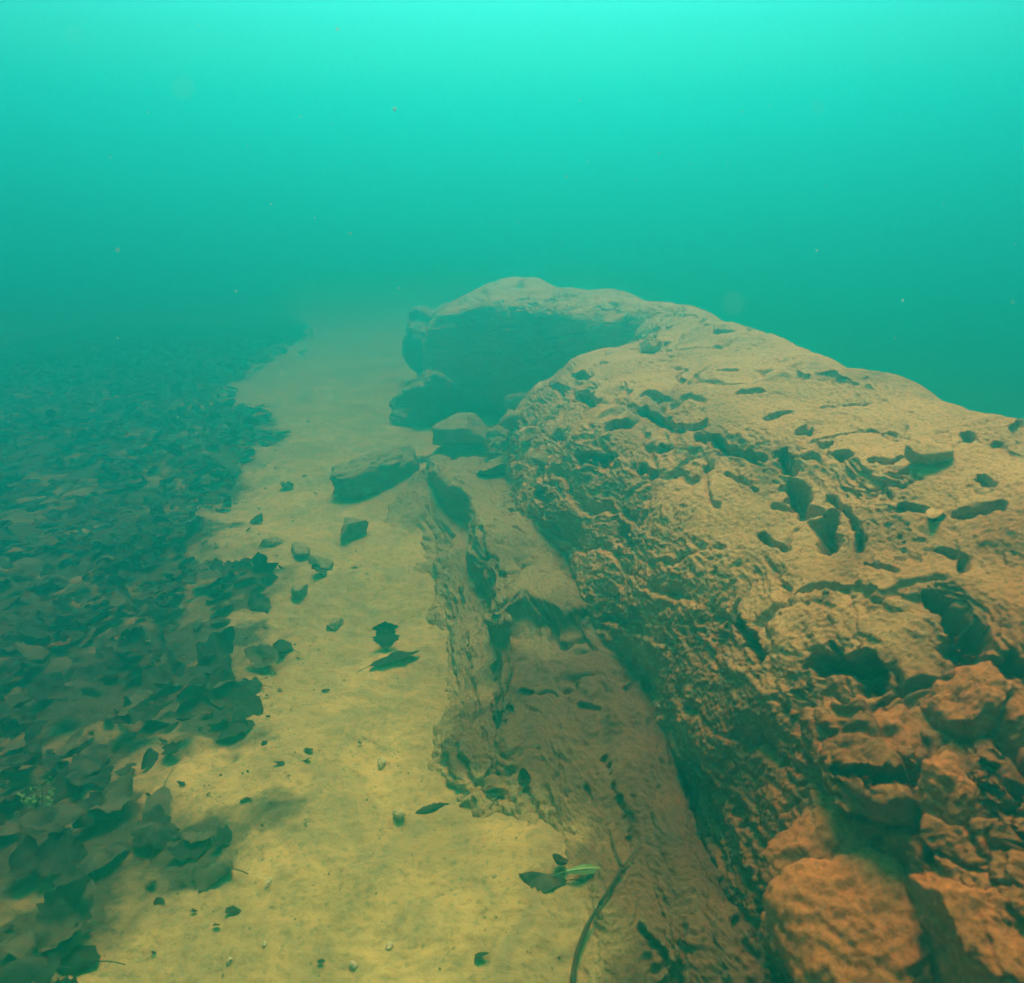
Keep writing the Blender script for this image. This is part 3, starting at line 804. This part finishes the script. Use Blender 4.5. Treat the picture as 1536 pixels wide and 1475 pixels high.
# ------------------------------------------------------------------ crumbs on the sand, specks drifting in the water
rc = np.random.RandomState(21)
V, Fc = [], []
ico = bmesh.new(); bmesh.ops.create_icosphere(ico, subdivisions=1, radius=1)
IV = np.array([v.co[:] for v in ico.verts]); IF = [tuple(v.index for v in f_.verts) for f_ in ico.faces]; ico.free()
cnt = 0
cx_, cy_ = rc.uniform(-1.4, .35, 2600), rc.uniform(.6, 4.0, 2600)
cz_ = bed_z(cx_, cy_)
for i in range(2600):
    s = rc.uniform(.0008, .0026) * (1 + (rc.uniform() > .95) * 1.3)
    V.append(IV * rc.uniform(.5, 1.4, (12, 3)) * s * np.array([1, 1, .5]) + np.array([cx_[i], cy_[i], cz_[i] + s * .2]))
    Fc += [tuple(k + cnt for k in f_) for f_ in IF]; cnt += 12
tag(mesh_obj("debris_crumbs", np.concatenate(V), Fc, M_GREY), "fine dark crumbs scattered over the sand", "debris", kind="stuff")
V, Fc, cnt = [], [], 0
fx, fy = rc.uniform(-1.6, .2, 9000), rc.uniform(.6, 4.8, 9000)
fs = poly_sd(np.stack([fx, fy], -1), LPOLY)
fk = rc.uniform(size=9000) < np.exp(-np.maximum(fs, 0) / .12) * .2 + .003
fx, fy = fx[fk], fy[fk]; fz = bed_z(fx, fy)
for i in range(len(fx)):
    r_ = .004 + .014 * rc.uniform() ** 2.5 ; a0 = rc.uniform(0, 6.28); n_ = rc.randint(4, 7)
    tl = rc.normal(0, .3, 2)
    ang = a0 + np.arange(n_) * 6.2832 / n_ + rc.uniform(-.4, .4, n_)
    rr = r_ * rc.uniform(.5, 1.2, n_)
    q = np.stack([np.cos(ang) * rr, np.sin(ang) * rr * .6], -1)
    zz = q @ tl + rc.uniform(0, .004, n_)
    V.append(np.stack([fx[i] + q[:, 0], fy[i] + q[:, 1], fz[i] + .003 + zz], -1)); Fc.append(tuple(range(cnt, cnt + n_))); cnt += n_
tag(mesh_obj("leaf_fragments", np.concatenate(V), Fc, M_LEAF), "torn dark leaf fragments half settled in the silt along the litter edge", "leaf fragments", kind="stuff")
V, Fc, cnt = [], [], 0
for i in range(420):
    d = ray(rc.uniform(-100, 1636), rc.uniform(-100, 1100)).normalized(); t = rc.uniform(.8, 3.0)
    p = np.array(d) * t + np.array([0, 0, CAM_H])
    if p[2] < .9 or p[2] > WATER_TOP - .1: continue
    s = .0004 + .0016 * rc.uniform() ** 3
    if i < 16:
        t = rc.uniform(.14, .4); p = np.array(d) * t + np.array([0, 0, CAM_H]); s = .0005
    V.append(IV * rc.uniform(.5, 1.6, (12, 3)) * s + p); Fc += [tuple(k + cnt for k in f_) for f_ in IF]; cnt += 12
tag(mesh_obj("drifting_specks", np.concatenate(V), Fc, M_SPECK), "tiny pale specks drifting in the open water", "specks", kind="stuff")

# ------------------------------------------------------------------ the water itself: one closed box of even density
hm = bpy.data.materials.new("murky_water"); hm.use_nodes = True
nt = hm.node_tree
for n in list(nt.nodes):
    if n.type != 'OUTPUT_MATERIAL': nt.nodes.remove(n)
pv = nt.nodes.new("ShaderNodeVolumePrincipled")
pv.inputs["Color"].default_value = (*WATER_COL, 1)
pv.inputs["Density"].default_value = WATER_D
pv.inputs["Density Attribute"].default_value = ""
pv.inputs["Anisotropy"].default_value = WATER_G
pv.inputs["Absorption Color"].default_value = (*WATER_ABS, 1)
nt.links.new(pv.outputs[0], nt.nodes["Material Output"].inputs["Volume"])
try: hm.cycles.homogeneous_volume = True
except Exception: pass
B = 36.0
bv = [(x, y, z) for z in (-5.0, WATER_TOP) for y in (-B, B) for x in (-B, B)]
bf = [(0, 2, 3, 1), (4, 5, 7, 6), (0, 1, 5, 4), (2, 6, 7, 3), (0, 4, 6, 2), (1, 3, 7, 5)]
hz = mesh_obj("haze", bv, bf, hm, smooth=False)
tag(hz, "turquoise murky water filling the whole view", "water", kind="stuff")
